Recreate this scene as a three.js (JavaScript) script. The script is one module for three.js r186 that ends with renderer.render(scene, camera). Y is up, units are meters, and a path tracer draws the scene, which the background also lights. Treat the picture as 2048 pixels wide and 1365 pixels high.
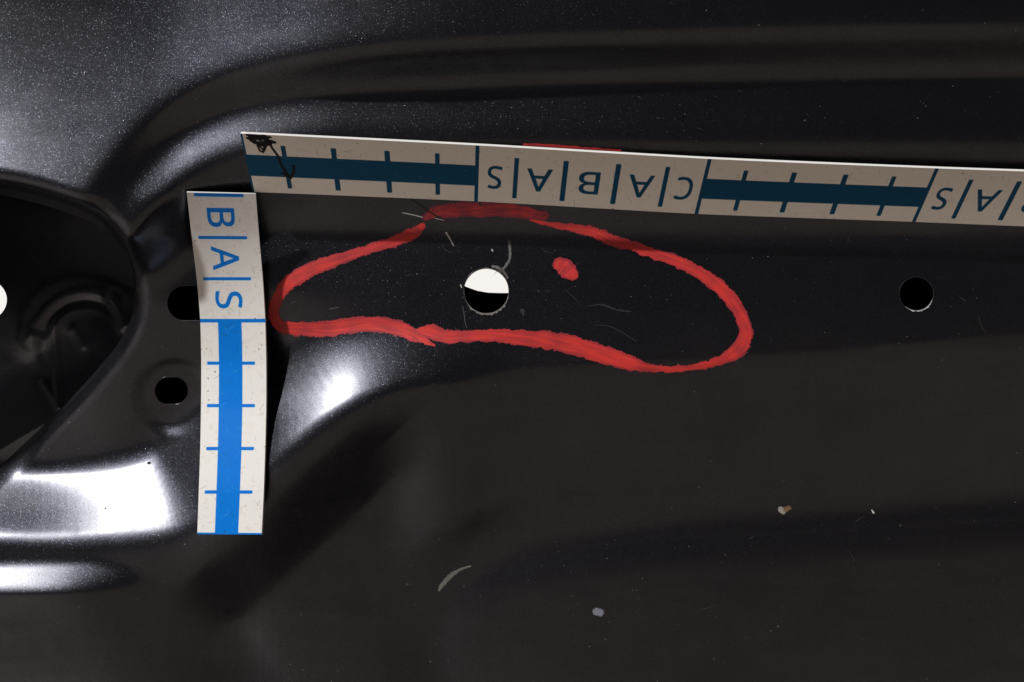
import * as THREE from 'three';
import { mergeGeometries } from 'three/addons/utils/BufferGeometryUtils.js';
import { SimplexNoise } from 'three/addons/math/SimplexNoise.js';

// ------------------------------------------------------------------ camera, light, exposure
const CM = 0.01, CAM = 18, FPX = 1530;               // the camera stands 18 cm in front of the panel
const scene = new THREE.Scene();
const camera = new THREE.PerspectiveCamera(2 * Math.atan(682.5 / FPX) * 180 / Math.PI, 2048 / 1365, 0.01, 20);
camera.position.set(0, 0, CAM * CM);
camera.lookAt(0, 0, 0);
const renderer = new THREE.WebGLRenderer({ antialias: true });
renderer.setSize(1024, 682);
renderer.toneMapping = THREE.LinearToneMapping;
renderer.toneMappingExposure = 1;
renderer.shadowMap.enabled = true;
const KEY = new THREE.Vector3(-0.5, 0.66, 0.55).normalize();
const key = new THREE.DirectionalLight(new THREE.Color(1, 0.98, 0.955), 3.7);
key.name = 'key_light';
key.position.copy(KEY).multiplyScalar(2);
key.castShadow = true;
key.shadow.radius = 4;
key.shadow.mapSize.set(4096, 4096);
Object.assign(key.shadow.camera, { left: -1.5, right: 1.5, top: 1.5, bottom: -1.5, near: 0.1, far: 6 });
scene.add(key, key.target);
scene.background = new THREE.Color().setRGB(0.062, 0.06, 0.062);   // the dim room in front of the panel

// ------------------------------------------------------------------ helpers
function rng(seed) { let s = seed >>> 0; return () => { s = (s + 0x6d2b79f5) | 0; let t = Math.imul(s ^ (s >>> 15), 1 | s); t = (t + Math.imul(t ^ (t >>> 7), 61 | t)) ^ t; return ((t ^ (t >>> 14)) >>> 0) / 4294967296; }; }
const simplex = new SimplexNoise({ random: rng(7) });
const N2 = (x, y) => simplex.noise(x, y);
const fbm = (x, y) => 0.6 * N2(x, y) + 0.28 * N2(x * 2.1 + 9, y * 2.1) + 0.12 * N2(x * 4.3, y * 4.3 + 5);
const clamp = (x, a = 0, b = 1) => Math.min(b, Math.max(a, x));
const smooth = (a, b, x) => { const t = clamp((x - a) / (b - a)); return t * t * (3 - 2 * t); };
const mix = (a, b, t) => a + (b - a) * t;
// a straight ramp 0..1 over t = -1..1 with rounded corners
const ramp = (t, k = 0.35) => { const p = (x) => (Math.sqrt(x * x + k * k) + x) / 2; return clamp((p(t + 1) - p(t - 1)) / 2); };
const table = (rows) => (x) => {
  if (x <= rows[0][0]) return rows[0][1];
  for (let i = 1; i < rows.length; i++) if (x <= rows[i][0]) { const t = (x - rows[i - 1][0]) / (rows[i][0] - rows[i - 1][0]); return mix(rows[i - 1][1], rows[i][1], t * t * (3 - 2 * t)); }
  return rows[rows.length - 1][1];
};
const lin = (rows) => (x) => { for (let i = 1; i < rows.length; i++) if (x <= rows[i][0] || i === rows.length - 1) return mix(rows[i - 1][1], rows[i][1], clamp((x - rows[i - 1][0]) / (rows[i][0] - rows[i - 1][0]))); };
// drawing coordinates on the panel (X right, Y down) and a height in cm become a point in metres
function at(X, Y, z, out = new THREE.Vector3()) { const k = (CAM - z) / FPX; return out.set((X - 1024) * k * CM, -(Y - 682.5) * k * CM, z * CM); }
function curve(points, n = 90, closed = false) {
  const c = new THREE.CatmullRomCurve3(points.map(([x, y]) => new THREE.Vector3(x, y, 0)), closed, 'centripetal');
  return c.getPoints(n).map((p) => [p.x, p.y]);
}
// signed distance to an open curve, positive on its left in drawing coordinates; also gives the place along it
function near(line, X, Y, out = {}) {
  let best = 1e18;
  for (let i = 0; i < line.length - 1; i++) {
    const [ax, ay] = line[i], dx = line[i + 1][0] - ax, dy = line[i + 1][1] - ay, px = X - ax, py = Y - ay, l2 = dx * dx + dy * dy;
    const t = clamp((px * dx + py * dy) / l2), ex = px - t * dx, ey = py - t * dy, d = ex * ex + ey * ey;
    if (d < best - 1e-9) { best = d; out.s = (dx * py - dy * px) < 0 ? 1 : -1; out.t = (i + t) / (line.length - 1); }
  }
  out.d = Math.sqrt(best) * out.s;
  return out;
}
const dist = (line, X, Y) => near(line, X, Y).d;
const seg = (ax, ay, bx, by, X, Y) => { const dx = bx - ax, dy = by - ay, t = clamp(((X - ax) * dx + (Y - ay) * dy) / (dx * dx + dy * dy)); return Math.hypot(X - ax - t * dx, Y - ay - t * dy); };

const taken = {};
function numbered(n) { taken[n] = (taken[n] ?? -1) + 1; return taken[n] ? n + '_' + String(taken[n]).padStart(3, '0') : n; }
function part(name, geo, mat, parent, label) {
  const m = new THREE.Mesh(geo, mat); m.name = name; m.castShadow = m.receiveShadow = true;
  if (label) m.userData.label = label;
  parent.add(m); return m;
}
function thing(name, label, category) { const g = new THREE.Group(); g.name = numbered(name); g.userData = { label, category }; scene.add(g); return g; }
function structure(name, geo, mat, label) { const m = new THREE.Mesh(geo, mat); m.name = name; m.receiveShadow = true; m.castShadow = true; m.userData = { kind: 'structure', label }; scene.add(m); return m; }

// A sheet over a grid in drawing coordinates, cut where inside(X, Y) <= 0. pos(X, Y) gives its points, col(X, Y) its colours.
function sheet(x0, x1, y0, y1, step, inside, pos, col, uvScale = 1 / 0.13) {
  const nx = Math.ceil((x1 - x0) / step), ny = Math.ceil((y1 - y0) / step), sx = (x1 - x0) / nx, sy = (y1 - y0) / ny;
  const P = [], Nn = [], U = [], C = [], I = [], val = new Float32Array((nx + 1) * (ny + 1)), id = new Int32Array((nx + 1) * (ny + 1)).fill(-1), cut = new Map();
  const a = new THREE.Vector3(), b = new THREE.Vector3(), p = new THREE.Vector3(), e = Math.min(1.2, step);
  const add = (X, Y) => {
    pos(X, Y, p); P.push(p.x, p.y, p.z); U.push(p.x * uvScale, p.y * uvScale);
    pos(X + e, Y, a); pos(X - e, Y, b); const ux = a.x - b.x, uy = a.y - b.y, uz = a.z - b.z;
    pos(X, Y - e, a); pos(X, Y + e, b); const vx = a.x - b.x, vy = a.y - b.y, vz = a.z - b.z;
    let x = uy * vz - uz * vy, y = uz * vx - ux * vz, z = ux * vy - uy * vx; const l = Math.hypot(x, y, z) || 1;
    Nn.push(x / l, y / l, z / l);
    if (col) C.push(...col(X, Y));
    return P.length / 3 - 1;
  };
  for (let j = 0; j <= ny; j++) for (let i = 0; i <= nx; i++) val[j * (nx + 1) + i] = inside ? inside(x0 + i * sx, y0 + j * sy) : 1;
  const vert = (k) => { if (id[k] < 0) id[k] = add(x0 + (k % (nx + 1)) * sx, y0 + Math.floor(k / (nx + 1)) * sy); return id[k]; };
  const edge = (k, m) => {
    if (k > m) [k, m] = [m, k];
    const h = k * 4e6 + m; let v = cut.get(h);
    if (v === undefined) { const t = clamp(val[k] / (val[k] - val[m]), 0.02, 0.98), X = (q) => x0 + (q % (nx + 1)) * sx, Y = (q) => y0 + Math.floor(q / (nx + 1)) * sy; v = add(mix(X(k), X(m), t), mix(Y(k), Y(m), t)); cut.set(h, v); }
    return v;
  };
  const tri = (k0, k1, k2) => {
    const q = [k0, k1, k2], poly = [];
    for (let i = 0; i < 3; i++) { const k = q[i], m = q[(i + 1) % 3]; if (val[k] > 0) poly.push(vert(k)); if ((val[k] > 0) !== (val[m] > 0)) poly.push(edge(k, m)); }
    for (let i = 2; i < poly.length; i++) I.push(poly[0], poly[i - 1], poly[i]);
  };
  for (let j = 0; j < ny; j++) for (let i = 0; i < nx; i++) {
    const k = j * (nx + 1) + i, d = k + nx + 1;
    if (val[k] <= 0 && val[k + 1] <= 0 && val[d] <= 0 && val[d + 1] <= 0) continue;
    if ((i + j) & 1) { tri(k, d, k + 1); tri(k + 1, d, d + 1); } else { tri(k, d, d + 1); tri(k, d + 1, k + 1); }
  }
  const g = new THREE.BufferGeometry();
  g.setAttribute('position', new THREE.Float32BufferAttribute(P, 3));
  g.setAttribute('normal', new THREE.Float32BufferAttribute(Nn, 3));
  g.setAttribute('uv', new THREE.Float32BufferAttribute(U, 2));
  if (col) g.setAttribute('color', new THREE.Float32BufferAttribute(C, 3));
  g.setIndex(I);
  return g;
}

// ------------------------------------------------------------------ the form of the pressed panel
const A = curve([[150, 560], [175, 460], [200, 410], [262, 325], [345, 245], [450, 190], [560, 162], [700, 142], [1000, 124], [1400, 112], [2048, 102], [2500, 95]]);   // upper step
const B = curve([[225, 700], [248, 620], [266, 565], [300, 510], [356, 448], [440, 394], [570, 364], [900, 360], [1400, 364], [2048, 364], [2500, 352]]);             // step under the long ruler
const R = curve([[-1100, 1080], [-500, 1080], [-200, 1085], [0, 1088], [200, 1092], [330, 1086], [400, 1062], [470, 1008], [540, 945], [620, 878], [700, 826], [790, 790], [880, 772], [1000, 764], [1300, 748], [1700, 722], [2048, 692], [2500, 660]]);  // rim
const D = curve([[2500, 965], [2048, 982], [1600, 1008], [1300, 1025], [1050, 1062], [910, 1120], [845, 1200], [830, 1290], [850, 1400], [880, 1700]]);               // edge of the lower field
const OPENING = curve([[-500, 640], [-470, 480], [-380, 368], [-160, 350], [0, 366], [70, 380], [130, 399], [190, 425], [235, 465], [262, 515], [272, 570], [266, 625], [245, 680], [205, 735], [157, 790], [103, 843], [50, 893], [0, 940], [-60, 985], [-200, 1000], [-400, 950], [-480, 800]], 150, true);
const softened = (f, r) => (x) => { let t = 0, n = 0; for (let i = -6; i <= 6; i++) { const w = Math.exp(-i * i / 9); t += w * f(x + i * r / 6); n += w; } return t / n; };
const rimH = softened(lin([[-400, 1.3], [200, 1.29], [400, 1.36], [540, 1.56], [700, 1.08], [870, 0.5], [1020, 0]]), 110);
const rimW = softened(lin([[100, 150], [400, 215], [540, 190], [700, 150], [900, 100]]), 100);
const PX = 0.0115;                                      // cm per drawing unit
const halfA = table([[200, 31], [450, 34], [1000, 40], [1700, 44]]);
const halfB = table([[250, 54], [450, 76], [700, 90], [2000, 92]]);
const openSign = dist(OPENING, 100, 600) > 0 ? -1 : 1;  // positive on the metal
const openD = (X, Y) => (X > 420 || Y > 1180 || Y < 220 ? 200 : openSign * dist(OPENING, X, Y));
function panelZ(X, Y) {
  // lower part: the field with the holes, its rim and the fall below it
  const lw = 1 - smooth(330, 900, X);
  let z = -1.12 * lw * smooth(mix(590, 560, smooth(180, 560, X)), mix(960, 800, smooth(180, 560, X)), Y) - 0.04 * smooth(600, 760, Y) * (1 - lw);
  const d = dist(R, X, Y), h = rimH(X);
  z += h * (1 - ramp(2 * d / rimW(X) - 1.0, 0.34));
  const f = Math.max(0, 30 - d), sl = 0.36 - 0.16 * smooth(520, 200, X), drop = (q) => sl * q - 0.2 * (Math.sqrt((q - 290) ** 2 + 80 ** 2) + (q - 290)) / 2;
  const fall = (Math.sqrt(f * f + 34 * 34) - 34);
  z -= (drop(fall) - drop(0)) * PX;
  // long pressed bead on the slope and the short one at the left edge
  const q = (X - 575) * 0.67 + (Y - 1060) * 0.741, p = (X - 575) * -0.741 + (Y - 1060) * 0.67;
  if (q < 560 && Math.abs(p) < 640) {
    const wl = smooth(-440, -200, p - 0.6 * Math.max(0, q)) * (1 - smooth(180, 400, p - 0.1 * q));
    z -= 0.84 * ramp(q / 74, 0.26) * (1 - smooth(60, 540, q)) * wl;
  }
  const lx = X - 150, lens = Math.hypot((lx + Math.sqrt(lx * lx + 3600)) * 0.21, (Y - 1192) * (Y > 1192 ? 0.36 : 1));
  z += 0.60 * (1 - ramp(lens / 35 - 1.0, 0.4));
  // the flat field at the lower right
  if (Y > 900) {
    const pd = dist(D, X, Y), t = smooth(-80, 60, pd * Dsign);
    const zp = -1.12 + 0.09 * smooth(0, 130, pd * Dsign) + 0.0005 * Math.max(0, pd * Dsign - 60) - 0.3 * smooth(1500, 780, X);
    z = mix(z, zp, t);
  }
  // pressed ring round the small hole
  z -= 0.07 * (1 - smooth(58, 92, Math.hypot(X - 350, (Y - 792) * 1.08)));
  // upper part
  if (Y < 760) {
    const b = dist(B, X, Y), tb = ramp(b / halfB(X), 0.3) * (1 - smooth(470, 640, Y));
    if (tb > 1e-4) {
      const tl = smooth(1100, 200, X);
      const lo = mix(-0.2, -0.7, smooth(600, 350, X)), vr = Math.min((330 - Y) * PX, 4.4) - lo, v = lo + (Math.sqrt(vr * vr + 0.06) + vr) / 2;
      let zu = 1.3 - 0.36 * smooth(680, 300, X) - (0.24 * v - 0.037 * v * v) + 0.05 * PX * Math.max(0, 420 - X) * smooth(0, 420, 420 - X);
      const ta = ramp(dist(A, X, Y) / halfA(X), 0.62), yb = Y - 245;
      zu += mix(0.62, 1.02, smooth(350, 900, X)) * ta + 0.14 * PX * smooth(640, 380, X) * (1 - ta) * (yb + Math.sqrt(yb * yb + 2500)) / 2 * (1 - 0.55 * smooth(380, 560, Y));
      z = mix(z, zu, tb);
    }
  }
  z += 0.006 * N2(X / 420, Y / 300) + 0.0012 * N2(X / 130, Y / 110 + 4);
  // the lip of the large opening
  const o = openD(X, Y);
  if (o < 34) { const t = clamp(1 - o / 34); z -= 0.36 * (1 - Math.sqrt(Math.max(0, 1 - t * t * 0.93))); }
  return z - 0.07 * ((X - 1024) * 0.01176 + 6.6);
}
let Dsign = 1; Dsign = dist(D, 1500, 1300) > 0 ? 1 : -1;
const panelAt = (X, Y, out) => at(X, Y, panelZ(X, Y), out);
const raised = (lift) => (X, Y, out) => at(X, Y, panelZ(X, Y) + lift(X, Y), out);

const HOLE = [972.5, 582.5, 45], HOLE2 = [1833.5, 588.5, 33.5];
const holes = (X, Y) => Math.min(
  Math.hypot(X - HOLE[0], Y - HOLE[1]) - HOLE[2], Math.hypot(X - HOLE2[0], Y - HOLE2[1]) - HOLE2[2],
  seg(369, 606.5, 436, 606.5, X, Y) - 34.5, seg(336, 782, 349, 782, X, Y) - 26.5, openD(X, Y));

// ------------------------------------------------------------------ materials
// metallic flake paint: small metal flakes, each tilted its own way, in dark resin under clear lacquer
const T = 2048;
const flakeColor = new Uint8Array(T * T * 4), flakeNormal = new Uint8Array(T * T * 4);
{
  const r = rng(21), gauss = () => Math.sqrt(-2 * Math.log(r() + 1e-9)) * Math.cos(6.2832 * r());
  for (let i = 0; i < T * T; i++) { flakeColor.set([46, 48, 57, 255], i * 4); flakeNormal.set([128, 128, 255, 255], i * 4); }
  for (let n = 0; n < 1000000; n++) {
    const x = r() * T, y = r() * T, size = 0.5 + 0.3 * r(), glint = r() < 0.06, spark = r() < 0.02, wide = spark ? 0.42 : glint ? 0.28 : 0.17;
    const tx = gauss() * wide, ty = gauss() * wide, l = 1 / Math.hypot(tx, ty, 1), shine = spark ? 55 + 65 * r() : glint ? 46 + 60 * r() * r() : 34 + 85 * r() * r();
    const nx = Math.round((tx * l * 0.5 + 0.5) * 255), ny = Math.round((ty * l * 0.5 + 0.5) * 255), nz = Math.round((l * 0.5 + 0.5) * 255), cool = 0.83 + 0.1 * r();
    for (let j = Math.floor(y - size); j <= y + size; j++) for (let i = Math.floor(x - size); i <= x + size; i++) {
      if ((i - x) ** 2 + (j - y) ** 2 > size * size) continue;
      const k = (((j + T) % T) * T + ((i + T) % T)) * 4;
      flakeColor[k] = shine * cool; flakeColor[k + 1] = shine * (0.98 * cool + 0.01); flakeColor[k + 2] = shine * 1.0;
      flakeNormal[k] = nx; flakeNormal[k + 1] = ny; flakeNormal[k + 2] = nz;
    }
  }
}
function dataMap(data, w, h, srgb) { const t = new THREE.DataTexture(data, w, h, THREE.RGBAFormat); t.wrapS = t.wrapT = THREE.RepeatWrapping; t.magFilter = THREE.LinearFilter; t.minFilter = THREE.LinearMipmapLinearFilter; t.generateMipmaps = true; if (srgb) t.colorSpace = THREE.SRGBColorSpace; t.needsUpdate = true; return t; }
const flakeMap = dataMap(flakeColor, T, T, true), flakeTilt = dataMap(flakeNormal, T, T, false);
// wiped dust film: the lacquer's gloss varies in faint streaks and clouds
const film = new Uint8Array(512 * 512 * 4);
for (let j = 0; j < 512; j++) for (let i = 0; i < 512; i++) {
  const a = i / 512 * 6.2832, b = j / 512 * 6.2832, x = Math.cos(a), y = Math.sin(a), u = Math.cos(b), w = Math.sin(b);   // closed loops, so that the tile repeats without a seam
  const n = 0.5 * simplex.noise4d(x * 1.3, y * 1.3, u * 1.7, w * 1.7) + 0.3 * simplex.noise4d(x * 2.2 + 5, y * 2.2, u * 9, w * 9) + 0.2 * simplex.noise4d(x * 9, y * 9 + 3, u * 3, w * 3) + 0.15 * simplex.noise4d(x * 16, y * 16, u * 16, w * 16);
  film.set([clamp(218 + 62 * n, 90, 255), clamp(150 - 90 * n, 60, 255), 0, 255], (j * 512 + i) * 4);
}
const filmMap = dataMap(film, 512, 512, false); filmMap.repeat.set(0.47, 0.47);
const M = {
  paint: new THREE.MeshPhysicalMaterial({ name: 'metallic_paint', map: flakeMap, normalMap: flakeTilt, metalness: 1, roughness: 0.36, clearcoat: 1, clearcoatMap: filmMap, clearcoatRoughness: 0.43, clearcoatRoughnessMap: filmMap, side: THREE.DoubleSide }),
  inner: new THREE.MeshPhysicalMaterial({ name: 'thin_paint', color: new THREE.Color().setRGB(0.9, 0.9, 0.9), map: flakeMap, normalMap: flakeTilt, metalness: 0.9, roughness: 0.5, clearcoat: 1, clearcoatRoughness: 0.25, side: THREE.DoubleSide }),
  black: new THREE.MeshPhysicalMaterial({ name: 'black_primer', color: new THREE.Color().setRGB(0.008, 0.008, 0.008), roughness: 0.9, specularIntensity: 0.15, side: THREE.DoubleSide }),
  bare: new THREE.MeshStandardMaterial({ name: 'bare_steel', color: new THREE.Color().setRGB(0.42, 0.41, 0.4), metalness: 0.85, roughness: 0.38, side: THREE.DoubleSide }),
  red: new THREE.MeshPhysicalMaterial({ name: 'red_paint', color: 0xffffff, vertexColors: true, roughness: 0.6, clearcoat: 0.06, clearcoatRoughness: 0.4 }),
  scuff: new THREE.MeshStandardMaterial({ name: 'scuffed_lacquer', color: 0xffffff, vertexColors: true, roughness: 0.8 }),
};

// ------------------------------------------------------------------ the setting
{
  const w = 256, px = new Uint8Array(w * w * 4);
  for (let j = 0; j < w; j++) for (let i = 0; i < w; i++) { const v = 1 + 0.1 * fbm(i / 40, j / 40) + 0.05 * N2(i / 5, j / 5); px.set([162 * v, 147 * v, 135 * v, 255].map((c) => clamp(c, 0, 255)), (j * w + i) * 4); }
  const map = dataMap(px, w, w, true); map.repeat.set(6, 6); map.wrapS = map.wrapT = THREE.MirroredRepeatWrapping;
  const g = new THREE.BoxGeometry(6, 0.1, 4.1);
  const f = structure('floor', g, new THREE.MeshStandardMaterial({ map, roughness: 0.5 }), 'pale warm concrete floor below the panel');
  f.position.set(0, -0.45, 0.4);
  const mat = structure('added_dark_slab', new THREE.BoxGeometry(4, 0.012, 0.72), new THREE.MeshStandardMaterial({ color: new THREE.Color().setRGB(0.012, 0.012, 0.012), roughness: 0.9 }), 'unseen dark slab added under the panel to darken its reflections');  // added out of view so the steep slopes of the paint reflect dark
  mat.position.set(0, -0.394, -0.22);
  const bg = new THREE.BoxGeometry(1.6, 0.02, 1.3), b = structure('backdrop', bg, new THREE.MeshStandardMaterial({ color: new THREE.Color().setRGB(0.86, 0.85, 0.83), roughness: 0.9 }), 'white board standing behind the panel');
  b.position.set(0, 0.12, -0.75); b.rotation.x = 0.62;
}

// ------------------------------------------------------------------ the panel
const panel = thing('car_body_panel', 'dark metallic pressed steel car panel with a red painted outline round its hole', 'car panel');
part('pressed_sheet', sheet(-1150, 2380, -700, 1620, 4.7, holes, panelAt), M.paint, panel);

// flange turned back along the large opening
{
  const P = [], U = [], I = [], rows = 12, p = new THREE.Vector3();
  const c = new THREE.Vector2(60, 640);
  OPENING.forEach(([X, Y], i) => {
    const z0 = panelZ(X, Y), l = Math.hypot(X - c.x, Y - c.y), depth = 1.9 * smooth(700, 480, Y) * smooth(330, 230, X - 0) + 0.35;
    for (let k = 0; k <= rows; k++) {
      const t = k / rows, inn = 10 * Math.sin(t * 1.57) + 16 * smooth(0.75, 1, t) * smooth(520, 430, Y);
      at(X - (X - c.x) / l * inn * 0.35, Y - (Y - c.y) / l * inn, z0 - depth * t - 0.004, p); P.push(p.x, p.y, p.z); U.push(i / 8, t / 2);
    }
    if (i) for (let k = 0; k < rows; k++) { const a = (i - 1) * (rows + 1) + k, b = i * (rows + 1) + k; I.push(a, a + 1, b, b, a + 1, b + 1); }
  });
  const g = new THREE.BufferGeometry(); g.setAttribute('position', new THREE.Float32BufferAttribute(P, 3)); g.setAttribute('uv', new THREE.Float32BufferAttribute(U, 2)); g.setIndex(I); g.computeVertexNormals();
  part('opening_flange', g, M.inner, panel);
}
// thickness of the sheet in the cut holes
function collar(X0, Y0, rx, ry, straight, depth, mat, name) {
  const P = [], U = [], I = [], p = new THREE.Vector3(), n = 72, rows = 3;
  for (let i = 0; i <= n; i++) {
    const a = i / n * Math.PI * 2, cx = Math.cos(a), sx = Math.sign(cx) * straight / 2;
    for (let k = 0; k <= rows; k++) {
      const grow = [1.7, 0.3, -0.6, -0.6][k], lift = [0.004, 0.012, -0.02, -depth][k];
      const X = X0 + sx + cx * (rx + grow), Y = Y0 + Math.sin(a) * (ry + grow);
      at(X, Y, panelZ(X0 + sx + cx * (rx + 2), Y0 + Math.sin(a) * (ry + 2)) + lift, p); P.push(p.x, p.y, p.z); U.push(i / n, k / rows);
    }
    if (i) for (let k = 0; k < rows; k++) { const q = (i - 1) * (rows + 1) + k, b = i * (rows + 1) + k; I.push(q, b, q + 1, b, b + 1, q + 1); }
  }
  const g = new THREE.BufferGeometry(); g.setAttribute('position', new THREE.Float32BufferAttribute(P, 3)); g.setAttribute('uv', new THREE.Float32BufferAttribute(U, 2)); g.setIndex(I); g.computeVertexNormals();
  return part(name, g, mat, panel);
}
collar(HOLE[0], HOLE[1], HOLE[2], HOLE[2], 0, 0.09, M.inner, 'hole_rim');
collar(HOLE2[0], HOLE2[1], HOLE2[2], HOLE2[2], 0, 0.09, M.inner, 'hole_rim');
collar(402.5, 606.5, 34.5, 34.5, 67, 0.09, M.inner, 'hole_rim');
collar(342.5, 782, 26.5, 26.5, 13, 0.09, M.inner, 'hole_rim');

// second pressing seen through the large opening, and the black outer skin behind everything
const innerZ = (X, Y) => {
  let z = -1.7 + 1.15 * smooth(660, 960, Y + (X - 120) * 0.75) - 0.25 * smooth(650, 450, Y - 0.1 * X);
  const dm = Math.hypot((X - 170) / 1.0, Y - 690), up = smooth(760, 640, Y);
  z += 0.20 * Math.exp(-(((dm - 108) / 25) ** 2)) * up + 0.16 * (1 - smooth(70, 92, dm)) * up;
  z += 0.06 * Math.exp(-((Math.hypot((X - 63) / 1.25, Y - 682) / 20) ** 4));
  z += 0.05 * Math.exp(-((seg(108, 650, 116, 815, X, Y) / 8) ** 2)) + 0.06 * Math.exp(-((seg(85, 765, 118, 815, X, Y) / 7) ** 2));
  z += 0.05 * Math.exp(-((seg(148, 660, 166, 690, X, Y) / 11) ** 2)) + 0.2 * Math.exp(-((seg(225, 600, 250, 650, X, Y) / 14) ** 2));
  return z + 0.006 * fbm(X / 90, Y / 90);
};
part('reinforcement_sheet', sheet(-560, 330, 300, 1080, 3, (X, Y) => Math.min(Math.hypot((X + 45) / 58, (Y - 600) / 46) * 50 - 50, 70 - openD(X, Y)), (X, Y, o) => at(X, Y, Math.min(innerZ(X, Y), panelZ(X, Y) - 0.22), o)), M.inner, panel);
{
  const top = lin([[-900, -700], [560, -700], [700, 300], [780, 450], [880, 548], [915, 566], [935, 575], [955, 582], [975, 585.5], [1000, 586.5], [1300, 586], [1420, 540], [1600, 420], [1750, -700], [2700, -700]]);
  part('outer_skin', sheet(-900, 2600, -700, 1650, 7, (X, Y) => Math.min(Y - top(X), Math.hypot((X + 60) / 130, (Y - 600) / 80) * 80 - 80), (X, Y, o) => at(X, Y, -4.6 - 0.5 * smooth(600, 1300, Y), o)), M.black, panel);
}

// ------------------------------------------------------------------ red paint
// a brushed stroke: a line of [X, Y, half width]; streaks run along it and its edges are ragged
function stroke(points, seed, n = 160) {
  const c = new THREE.CatmullRomCurve3(points.map(([x, y, w]) => new THREE.Vector3(x, y, w)), false, 'centripetal').getPoints(n);
  const line = c.map((p) => [p.x, p.y]), wid = c.map((p) => p.z), o = {};
  const xs = line.map((p) => p[0]), ys = line.map((p) => p[1]), m = 26;
  return {
    box: [Math.min(...xs) - m, Math.max(...xs) + m, Math.min(...ys) - m, Math.max(...ys) + m],
    at(X, Y) { near(line, X, Y, o); const i = Math.min(n - 1, Math.floor(o.t * n)), w = mix(wid[i], wid[i + 1], o.t * n - i); return { d: o.d, w, s: o.t, len: o.t * n * 3 }; },
    seed,
  };
}
function paintPart(name, st, parent, label, ragged = 1, thin = 0) {  // thin lowers the cover; it serves to paint shade into one stroke
  const f = (X, Y) => {
    const q = st.at(X, Y), edge = fbm(X / 30 + st.seed, Y / 30) * 3.4 + N2(X / 9 + st.seed, Y / 9) * 1.2 + N2(X / 3 + st.seed, Y / 3) * 0.7 - 0.6 + (q.d > 0 ? 1 : 0.5) * ragged * Math.max(0, N2(X / 1.9, Y / 1.9 + st.seed)) * -2.4;
    const v = q.w - Math.abs(q.d) + edge * Math.min(1, q.w / 9);
    return Math.max(-30, v);
  };
  const col = (X, Y) => {
    const q = st.at(X, Y), wander = 3 * N2(q.len / 70, st.seed), streak = N2((q.d + wander) / 2.1 + st.seed, q.len / 40) * 0.22 + N2((q.d - wander) / 7 + 30, q.len / 60 + st.seed) * 0.8;
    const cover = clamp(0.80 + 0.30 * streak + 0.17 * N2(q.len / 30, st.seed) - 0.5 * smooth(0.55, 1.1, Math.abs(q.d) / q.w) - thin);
    const deep = [0.15, 0.012, 0.03], full = [0.66, 0.034, 0.027];
    return [0, 1, 2].map((i) => mix(deep[i], full[i], cover * cover * 0.35 + cover * 0.65));
  };
  const lift = (X, Y) => { const q = st.at(X, Y), t = clamp((q.w - Math.abs(q.d)) / 5); return 0.004 + 0.002 * t + 0.0005 * N2(q.d / 2.4 + st.seed, q.len / 50) * t; };
  return part(name, sheet(...st.box, 1.6, f, raised(lift), col), M.red, parent, label);
}
{
  const loop = [
    [[845, 453, 7], [832, 464, 12], [790, 482, 12], [740, 498, 11], [690, 515, 12], [640, 532, 15], [600, 551, 16], [570, 574, 15], [551, 606, 13], [548, 634, 12], [560, 652, 13], [600, 658, 15], [650, 658, 17], [700, 652, 17], [750, 649, 16], [795, 656, 17], [825, 670, 14], [850, 682, 8], [868, 691, 3]],
    [[836, 662, 6], [862, 663, 15], [890, 673, 15], [940, 672, 13], [1000, 672, 14], [1050, 677, 17], [1100, 681, 19], [1150, 692, 20], [1200, 707, 19], [1250, 724, 17], [1300, 736, 9], [1360, 738, 7], [1420, 728, 9], [1460, 712, 13], [1483, 692, 17], [1492, 664, 15], [1480, 628, 14], [1455, 590, 15], [1420, 560, 14], [1370, 530, 13], [1310, 508, 12], [1260, 492, 11], [1230, 483, 13], [1180, 463, 11], [1130, 454, 8], [1085, 446, 5], [1060, 440, 2]],
  ];
  const g = new THREE.Group(); g.name = 'painted_outline'; g.userData.label = 'uneven loop of red paint drawn round the hole'; panel.add(g);
  paintPart('brush_stroke', stroke(loop[0], 3), g);
  paintPart('brush_stroke', stroke(loop[1], 11, 220), g, null, 1);
  paintPart('brush_stroke', stroke([[852, 435, 8], [868, 426, 12], [900, 421, 15], [960, 420, 16], [1020, 421, 15], [1060, 427, 13], [1088, 432, 10]], 23, 80), g, 'red stroke under the long ruler, shade painted into its colour', 0.5, 0.42);  // cover lowered to put the shade of the step into the colour
  paintPart('brush_stroke', stroke([[1050, 291, 5], [1110, 293, 4], [1160, 297, 4], [1240, 302, 3]], 29, 60), g, 'thin bright red smear above the long ruler', 0.5);
  paintPart('paint_dab', stroke([[1120, 530, 15], [1127, 534, 19], [1135, 541, 19], [1146, 551, 11]], 41, 40), panel, 'single red brush dab beside the hole', 0.3);
}

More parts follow.
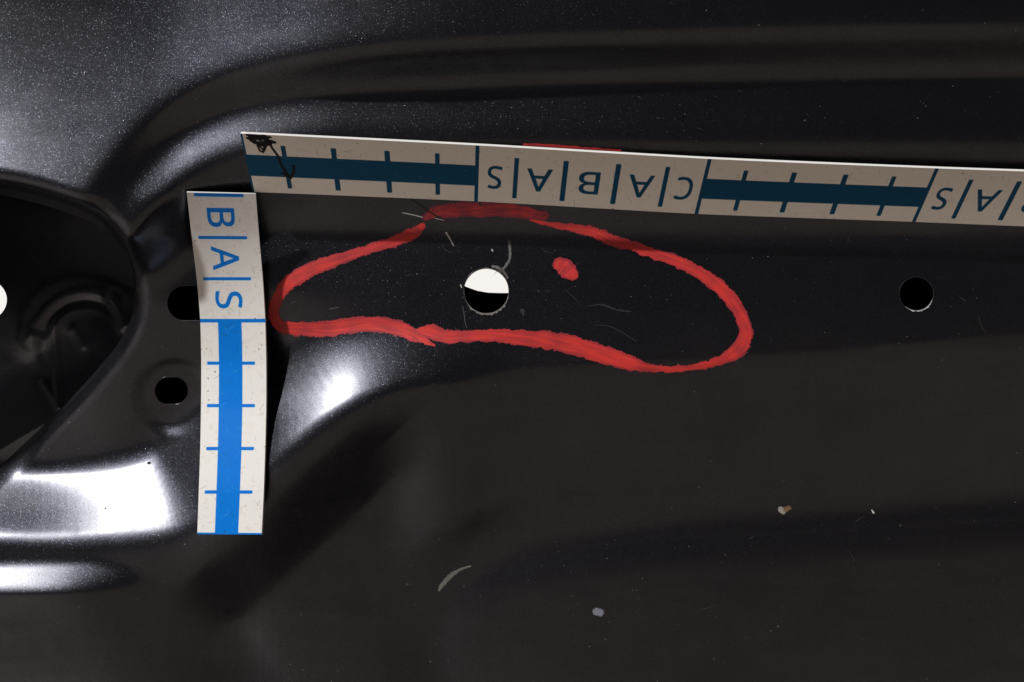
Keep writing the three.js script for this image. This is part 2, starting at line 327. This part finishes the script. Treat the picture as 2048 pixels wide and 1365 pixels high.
// ------------------------------------------------------------------ scuffs, chips and scratches
function mark(name, points, color, seed, label, rough = 0.8) {
  const st = stroke(points, seed, 40);
  const f = (X, Y) => { const q = st.at(X, Y); return Math.max(-20, q.w - Math.abs(q.d) + rough * (N2(X / 3 + seed, Y / 3) + 0.8 * N2(X / 1.4, Y / 1.4 + seed)) * Math.min(2, q.w * 0.6)); };
  const col = (X, Y) => { const v = 1 + 0.35 * N2(X / 2.2 + seed, Y / 2.2); return color.map((c) => c * v); };
  return part(name, sheet(...st.box, 0.9, f, raised(() => 0.007), col), M.scuff, panel, label);
}
mark('scratch', [[892, 466, 1.6], [898, 475, 1.7], [904, 486, 1.0], [908, 493, 0.3]], [0.5, 0.49, 0.49], 1, 'short white wedge shaped scratch above the hole', 0.2);
mark('scratch', [[1018, 482, 2.4], [1020, 500, 2.7], [1019, 518, 2.6], [1013, 530, 2.6], [1006, 538, 2.2]], [0.13, 0.13, 0.135], 2, 'curved grey scrape ending at the hole', 0.7);
mark('scratch', [[805, 426, 0.8], [830, 431, 0.9], [845, 435, 0.9]], [0.6, 0.58, 0.57], 3, null, 0.2);
mark('scratch', [[870, 437, 0.7], [888, 441, 0.5]], [0.5, 0.47, 0.45], 4, null, 0.2);
mark('scratch', [[824, 613, 0.0], [925, 613, 0.6], [928, 628, 0.7], [930, 644, 0.6], [933, 656, 0.6]].slice(1), [0.08, 0.075, 0.07], 5, null, 0.2);
mark('scratch', [[1176, 612, 0.6], [1205, 610, 1.3], [1230, 619, 1.5], [1262, 624, 0.9]], [0.018, 0.018, 0.02], 6, null, 1.3);
mark('scratch', [[1190, 650, 0.5], [1222, 654, 0.9], [1245, 666, 0.9], [1272, 683, 1.0]], [0.018, 0.018, 0.02], 7, null, 1.3);
mark('scratch', [[878, 1180, 3.2], [888, 1166, 4.2], [904, 1150, 4.2], [922, 1139, 2.4], [941, 1133, 1.6]], [0.15, 0.143, 0.13], 8, 'pale curved scrape low on the panel', 0.9);
mark('paint_chip', [[1193, 1224, 7.5], [1200, 1226, 7.5]], [0.16, 0.165, 0.21], 9, 'round bluish grey chip low on the panel', 0.9);
mark('paint_chip', [[1562, 1019, 5.5], [1566, 1024, 5]], [0.28, 0.26, 0.235], 10, 'pale side of the chip at the right', 0.9);
mark('paint_chip', [[1571, 1020, 5], [1578, 1017, 4.5]], [0.16, 0.095, 0.05], 11, 'rusty side of the chip at the right', 0.9);
mark('paint_chip', [[1744, 1021, 1.2], [1748, 1026, 2]], [0.45, 0.43, 0.4], 12, null, 0.6);
mark('scratch', [[820, 397, 1.2], [840, 410, 1.6], [862, 426, 1.5], [884, 438, 1.5]], [0.02, 0.012, 0.008], 13, 'thin dark scratch under the long ruler', 0.5);
mark('paint_chip', [[296, 927, 2.6], [299, 926, 2.2]], [0.012, 0.012, 0.012], 14, null, 0.4);
mark('paint_chip', [[210, 1017, 1.5], [211, 1018, 1.3]], [0.012, 0.012, 0.012], 15, null, 0.4);
mark('paint_chip', [[959, 408, 2.2], [963, 410, 1.8]], [0.05, 0.035, 0.03], 16, null, 0.6);
mark('scratch', [[1000, 536, 2], [1008, 545, 2.5], [1016, 556, 1.5]], [0.10, 0.095, 0.09], 17, null, 1);
mark('scratch', [[985, 533, 2.2], [996, 536, 2.6], [1006, 543, 2.2]], [0.17, 0.16, 0.155], 18, null, 1);
mark('paint_chip', [[984, 500, 1.8], [985, 502, 1.8]], [0.35, 0.34, 0.34], 19, null, 0.6);
mark('paint_chip', [[921, 570, 1.3], [923, 575, 1.2]], [0.5, 0.47, 0.45], 20, null, 0.6);
mark('scratch', [[1044, 620, 3], [1046, 628, 3]], [0.03, 0.03, 0.034], 22, null, 1.2);
mark('scratch', [[660, 618, 0.7], [678, 615, 0.5]], [0.12, 0.12, 0.12], 24, null, 0.3);
{ // fine dust, and hairline scratches in the lacquer
  const r = rng(77), gs = [], p = new THREE.Vector3(), q = new THREE.Vector3(), base = new THREE.CircleGeometry(1, 6), m = new THREE.Matrix4(), up = new THREE.Vector3(0, 0, 1);
  for (let i = 0; i < 420; i++) {
    const X = r() * 2048, Y = r() * 1365, s = (0.35 + 0.75 * r() * r()) * PX * CM;
    if (holes(X, Y) < 8) continue;
    panelAt(X, Y, p); panelAt(X + 2, Y, q); const a = q.clone().sub(p); panelAt(X, Y - 2, q); const n = a.cross(q.sub(p)).normalize();
    m.compose(p.addScaledVector(n, 0.00006), new THREE.Quaternion().setFromUnitVectors(up, n), new THREE.Vector3(s * (1 + r()), s, s));
    gs.push(base.clone().applyMatrix4(m));
  }
  const dust = part('dust_specks', mergeGeometries(gs), new THREE.MeshStandardMaterial({ name: 'pale_dust', color: new THREE.Color().setRGB(0.2, 0.195, 0.19), roughness: 1, side: THREE.DoubleSide }), panel);
  dust.userData.kind = 'stuff';
  for (let i = 0; i < 16; i++) {
    const X = 620 + 1350 * r(), Y = i < 10 ? 470 + 220 * r() : 800 + 480 * r(), a = r() * 3.1, l = 14 + 46 * r(), b = (r() - 0.5) * 10;
    mark('hairline_scratch', [[X, Y, 0.25], [X + Math.cos(a) * l / 2 - b, Y + Math.sin(a) * l / 2 + b, 0.45], [X + Math.cos(a) * l, Y + Math.sin(a) * l, 0.2]], [0.05, 0.05, 0.052], 100 + i, null, 0.4);
  }
}
// bare edge of the hole where the lacquer broke off
function chippedEdge(hole, from, to, width, seed, color) {
  const mid = (a) => smooth(0, 0.25, (a - from) / (to - from)) * smooth(1, 0.75, (a - from) / (to - from));
  const f = (X, Y) => { let a = Math.atan2(Y - hole[1], X - hole[0]); if (a < from - 0.01) a += Math.PI * 2; if (a > to) return -5; const d = Math.hypot(X - hole[0], Y - hole[1]) - hole[2]; return Math.min(d + 0.6, width * mid(a) * (1 + 0.75 * N2(a * 4 + seed, 2) + 0.15 * N2(X / 3, Y / 3)) - d); };
  const col = (X, Y) => { const v = 1 + 0.5 * N2(X / 3 + seed, Y / 3) + 0.3 * N2(X / 1.3, Y / 1.3); return color.map((c) => c * Math.max(0.15, v)); };
  part('chipped_edge', sheet(hole[0] - 60, hole[0] + 60, hole[1] - 60, hole[1] + 60, 0.9, f, raised(() => 0.013), col), M.scuff, panel);
}
chippedEdge(HOLE, 0.05, 2.75, 2.9, 3, [0.2, 0.19, 0.18]);
chippedEdge(HOLE, -1.9, -0.2, 1.8, 8, [0.11, 0.1, 0.095]);
chippedEdge(HOLE2, 0.3, 2.3, 1.6, 5, [0.45, 0.45, 0.46]);

// ------------------------------------------------------------------ the two printed magnetic rulers
function rulerFace(blue, white, shift, seed, from, to, extra) {
  const k = 102, W = Math.round((to - from) * k), H = Math.round(1.5 * k), c = document.createElement('canvas'); c.width = W; c.height = H;
  const g = c.getContext('2d'), r = rng(seed), X = (u) => (u - from) * k, V = (v) => H - v * k;   // v grows with the tops of the letters
  g.fillStyle = white; g.fillRect(0, 0, W, H);
  for (let i = 0; i < 260; i++) { g.fillStyle = `rgba(${110 + 60 * r()},${80 + 60 * r()},${50 + 50 * r()},${0.02 + 0.05 * r()})`; g.beginPath(); g.ellipse(r() * W, r() * H, 2 + 14 * r() * r(), 2 + 9 * r() * r(), r() * 3, 0, 7); g.fill(); }
  g.fillStyle = g.strokeStyle = blue;
  const rect = (u0, u1, v0, v1, rad = 2) => { g.beginPath(); g.roundRect(X(u0), V(v1 + shift), (u1 - u0) * k, (v1 - v0) * k, rad); g.fill(); };
  g.textAlign = 'center'; g.textBaseline = 'alphabetic';
  for (let s = 0; s < 20; s += 10) {
    for (let i = 0; i < 5; i++) {
      g.save(); g.translate(X(s + i + 0.5), V(0.41 + shift)); g.scale(1.0, 1.0); g.font = `${0.83 * k}px sans-serif`; g.fillText('CABAS'[i], 0, 0); g.lineWidth = 1.6; g.strokeText('CABAS'[i], 0, 0); g.restore();
      if (i) rect(s + i - 0.05, s + i + 0.05, 0.15, 1.23, 2);
    }
    rect(s + 5, s + 10, 0.41, 0.95, 0);
    for (let i = 6; i < 10; i++) rect(s + i - 0.05, s + i + 0.05, 0.14, 1.24, 2);
    for (const u of [0, 5, 10]) rect(s + u - 0.056, s + u + 0.056, -0.2 - shift, 1.7, 0);
  }
  for (let i = 0; i < 520; i++) {   // wear: fine hair scratches and specks
    const x = r() * W, y = r() * H, a = r() * 6.28, l = 2 + 26 * r() * r();
    g.strokeStyle = r() < 0.5 ? `rgba(70,55,40,${0.10 + 0.25 * r()})` : `rgba(235,235,235,${0.08 + 0.25 * r()})`; g.lineWidth = 0.5 + 0.8 * r();
    g.beginPath(); g.moveTo(x, y); g.quadraticCurveTo(x + Math.cos(a) * l * 0.5 + 3 * r(), y + Math.sin(a) * l * 0.5, x + Math.cos(a) * l, y + Math.sin(a) * l); g.stroke();
  }
  for (let i = 0; i < 60; i++) { g.fillStyle = `rgba(45,32,22,${0.15 + 0.5 * r()})`; const s = 0.6 + 1.7 * r() * r(); g.beginPath(); g.ellipse(r() * W, (r() < 0.5 ? r() : r() < 0.5 ? r() * 0.12 : 1 - r() * 0.12) * H, s * 1.4, s, r() * 3, 0, 7); g.fill(); }
  extra?.(g, X, V, r);
  const t = new THREE.CanvasTexture(c); t.colorSpace = THREE.SRGBColorSpace; return t;
}
// strip between two edge lines; rows are [u, [X, Y, z] at the bottom of the letters, [X, Y, z] at their tops]
function ruler(thingObj, rows, from, to, map, thick, faceMat, edgeMat, backMat, nLen = 90, bite = null) {
  const us = rows.map((r) => r[0]), e0 = new THREE.CatmullRomCurve3(rows.map((r) => new THREE.Vector3(...r[1])), false, 'catmullrom', 0.35), e1 = new THREE.CatmullRomCurve3(rows.map((r) => new THREE.Vector3(...r[2])), false, 'catmullrom', 0.35);
  const place = (u) => { let i = 0; while (i < us.length - 2 && u > us[i + 1]) i++; return (i + (u - us[i]) / (us[i + 1] - us[i])) / (us.length - 1); };
  const nW = 6, P = [], F = [];
  for (let i = 0; i <= nLen; i++) {
    const u = mix(us[0], us[us.length - 1], i / nLen), t = clamp(place(u)), a = e0.getPoint(t), b = e1.getPoint(t), row = [];
    for (let j = 0; j <= nW; j++) { const s = j / nW; row.push(at(mix(a.x, b.x, s), mix(a.y, b.y, s), mix(a.z, b.z, s))); }
    P.push({ row, u });
  }
  const normal = (i, j) => { const i0 = Math.max(0, i - 1), i1 = Math.min(nLen, i + 1), j0 = Math.max(0, j - 1), j1 = Math.min(nW, j + 1); const n = P[i1].row[j].clone().sub(P[i0].row[j]).cross(P[i].row[j1].clone().sub(P[i].row[j0])).normalize(); return n.z < 0 ? n.negate() : n; };
  const grid = (off, uv) => {
    const p = [], n = [], t = [], I = [];
    for (let i = 0; i <= nLen; i++) for (let j = 0; j <= nW; j++) { const m = normal(i, j), q = P[i].row[j].clone().addScaledVector(m, -off); p.push(q.x, q.y, q.z); n.push(m.x, m.y, m.z); t.push((P[i].u - from) / (to - from), j / nW); if (i && j) { const a = (i - 1) * (nW + 1) + j - 1, b = a + nW + 1; I.push(a, b, a + 1, b, b + 1, a + 1); } }
    const g = new THREE.BufferGeometry(); g.setAttribute('position', new THREE.Float32BufferAttribute(p, 3)); g.setAttribute('normal', new THREE.Float32BufferAttribute(n, 3)); g.setAttribute('uv', new THREE.Float32BufferAttribute(t, 2)); g.setIndex(I);
    return g;
  };
  const wall = (o0, o1) => {   // all four sides between two depths
    const ring = []; for (let i = 0; i <= nLen; i++) ring.push([i, 0]); for (let j = 1; j <= nW; j++) ring.push([nLen, j]); for (let i = nLen - 1; i >= 0; i--) ring.push([i, nW]); for (let j = nW - 1; j >= 0; j--) ring.push([0, j]);
    const p = [], t = [], I = [];
    ring.forEach(([i, j], k) => { const m = normal(i, j), a = P[i].row[j].clone().addScaledVector(m, -o0), b = P[i].row[j].clone().addScaledVector(m, -o1); p.push(a.x, a.y, a.z, b.x, b.y, b.z); t.push(k / 10, 0, k / 10, 1); if (k) I.push(2 * k - 2, 2 * k - 1, 2 * k, 2 * k, 2 * k - 1, 2 * k + 1); });
    const g = new THREE.BufferGeometry(); g.setAttribute('position', new THREE.Float32BufferAttribute(p, 3)); g.setAttribute('uv', new THREE.Float32BufferAttribute(t, 2)); g.setIndex(I); g.computeVertexNormals(); return g;
  };
  part('printed_face', grid(0), faceMat, thingObj);
  part('white_edge', wall(0, thick * 0.85), edgeMat, thingObj);
  const back = mergeGeometries([grid(thick), wall(thick * 0.85, thick)].map((g) => { const h = g.clone(); h.deleteAttribute('normal'); h.computeVertexNormals(); return h; }));
  part('magnetic_backing', back, backMat, thingObj);
}
const vinylEdge = new THREE.MeshStandardMaterial({ name: 'cut_white_vinyl', color: new THREE.Color().setRGB(0.8, 0.79, 0.77), roughness: 0.5, side: THREE.DoubleSide });
const magnet = new THREE.MeshStandardMaterial({ name: 'brown_magnet_rubber', color: new THREE.Color().setRGB(0.035, 0.028, 0.022), roughness: 0.7, side: THREE.DoubleSide });
const face = (map) => new THREE.MeshPhysicalMaterial({ name: 'printed_vinyl', map, roughness: 0.4, specularIntensity: 0.35, side: THREE.DoubleSide });
{
  // long ruler: letters upside down, so it reads from right to left; u = 20 at its left end
  const t = thing('magnetic_ruler', 'long white ruler with dark navy bars, leaning under the upper step', 'ruler');
  const top = [[480, 267, 1.54], [955, 291, 1.16], [1420, 318, 0.78], [1875, 337, 0.41], [2330, 352, 0.04]], low = [[505, 384, 0.74], [952, 403, 0.34], [1393, 428, -0.06], [1828, 444, -0.42], [2262, 462, -0.8]];
  const rows = top.map((p, i) => [20 - 5 * i, p, low[i]]).reverse();
  const map = rulerFace('#00496c', '#eee6dc', 0.13, 5, 0, 20, (g, X, V, r) => {
    // black felt pen scribble and arrow at the left end
    g.strokeStyle = g.fillStyle = 'rgba(14,11,9,0.93)'; g.lineCap = g.lineJoin = 'round';
    const p = (xl, yd) => [X(20 - xl), V(1.5 - (1.5 - yd) ) ];
    const L = (pts, w) => { g.lineWidth = w; g.beginPath(); pts.forEach(([x, y], i) => { const q = p(x, y); i ? g.lineTo(...q) : g.moveTo(...q); }); g.stroke(); };
    for (let i = 0; i < 60; i++) { const x = 0.16 + 0.52 * r(), y = 0.02 + (0.12 + 0.12 * smooth(0.1, 0.5, x)) * r(); L([[x, y], [x + 0.16 * r(), y + 0.05 * (r() - 0.3)]], 4 + 4 * r()); }
    L([[0.3, 0.1], [0.45, 0.3], [0.55, 0.42], [0.62, 0.3], [0.55, 0.22], [0.68, 0.2]], 5);
    L([[0.4, 0.24], [0.44, 0.42], [0.52, 0.46], [0.58, 0.3], [0.5, 0.28]], 5);
    L([[0.45, 0.2], [0.5, 0.38], [0.6, 0.35]], 2.5);
    L([[0.68, 0.12], [0.76, 0.35], [0.86, 0.55], [0.9, 0.8], [1.0, 1.0], [1.06, 1.08]], 6);
    L([[0.9, 0.98], [1.05, 1.1], [1.15, 0.92], [1.16, 0.78]], 6);
  });
  map.wrapS = map.wrapT = THREE.ClampToEdgeWrapping;
  ruler(t, rows, 0, 20, map, 0.0012, face(map), vinylEdge, magnet, 120);
}
{
  const t = thing('magnetic_ruler', 'short cut off ruler with bright blue bar, standing upright at the left', 'ruler');
  const L = [[373, 385, 1.3], [383, 475, 0.84], [393, 558, 0.46], [400, 642, 0.2], [402, 727, 0.1], [401.5, 812, 0.22], [400, 898, 0.46], [397, 985, 0.7], [394, 1069, 0.86]];
  const Rr = [[511, 388, 0.92], [518, 476, 0.52], [525, 558, 0.27], [530, 642, 0.14], [532, 727, 0.1], [532, 812, 0.22], [530, 898, 0.46], [527, 985, 0.7], [523, 1070, 0.86]];
  const us = [1.94, 3, 4, 5, 6, 7, 8, 9, 9.985], map = rulerFace('#0078dc', '#ebe9e6', 0.0, 9, 1.94, 9.985);
  map.wrapS = map.wrapT = THREE.ClampToEdgeWrapping;
  ruler(t, us.map((u, i) => [u, L[i], Rr[i]]), 1.94, 9.985, map, 0.0009, face(map), vinylEdge, magnet, 80);
}
renderer.render(scene, camera);
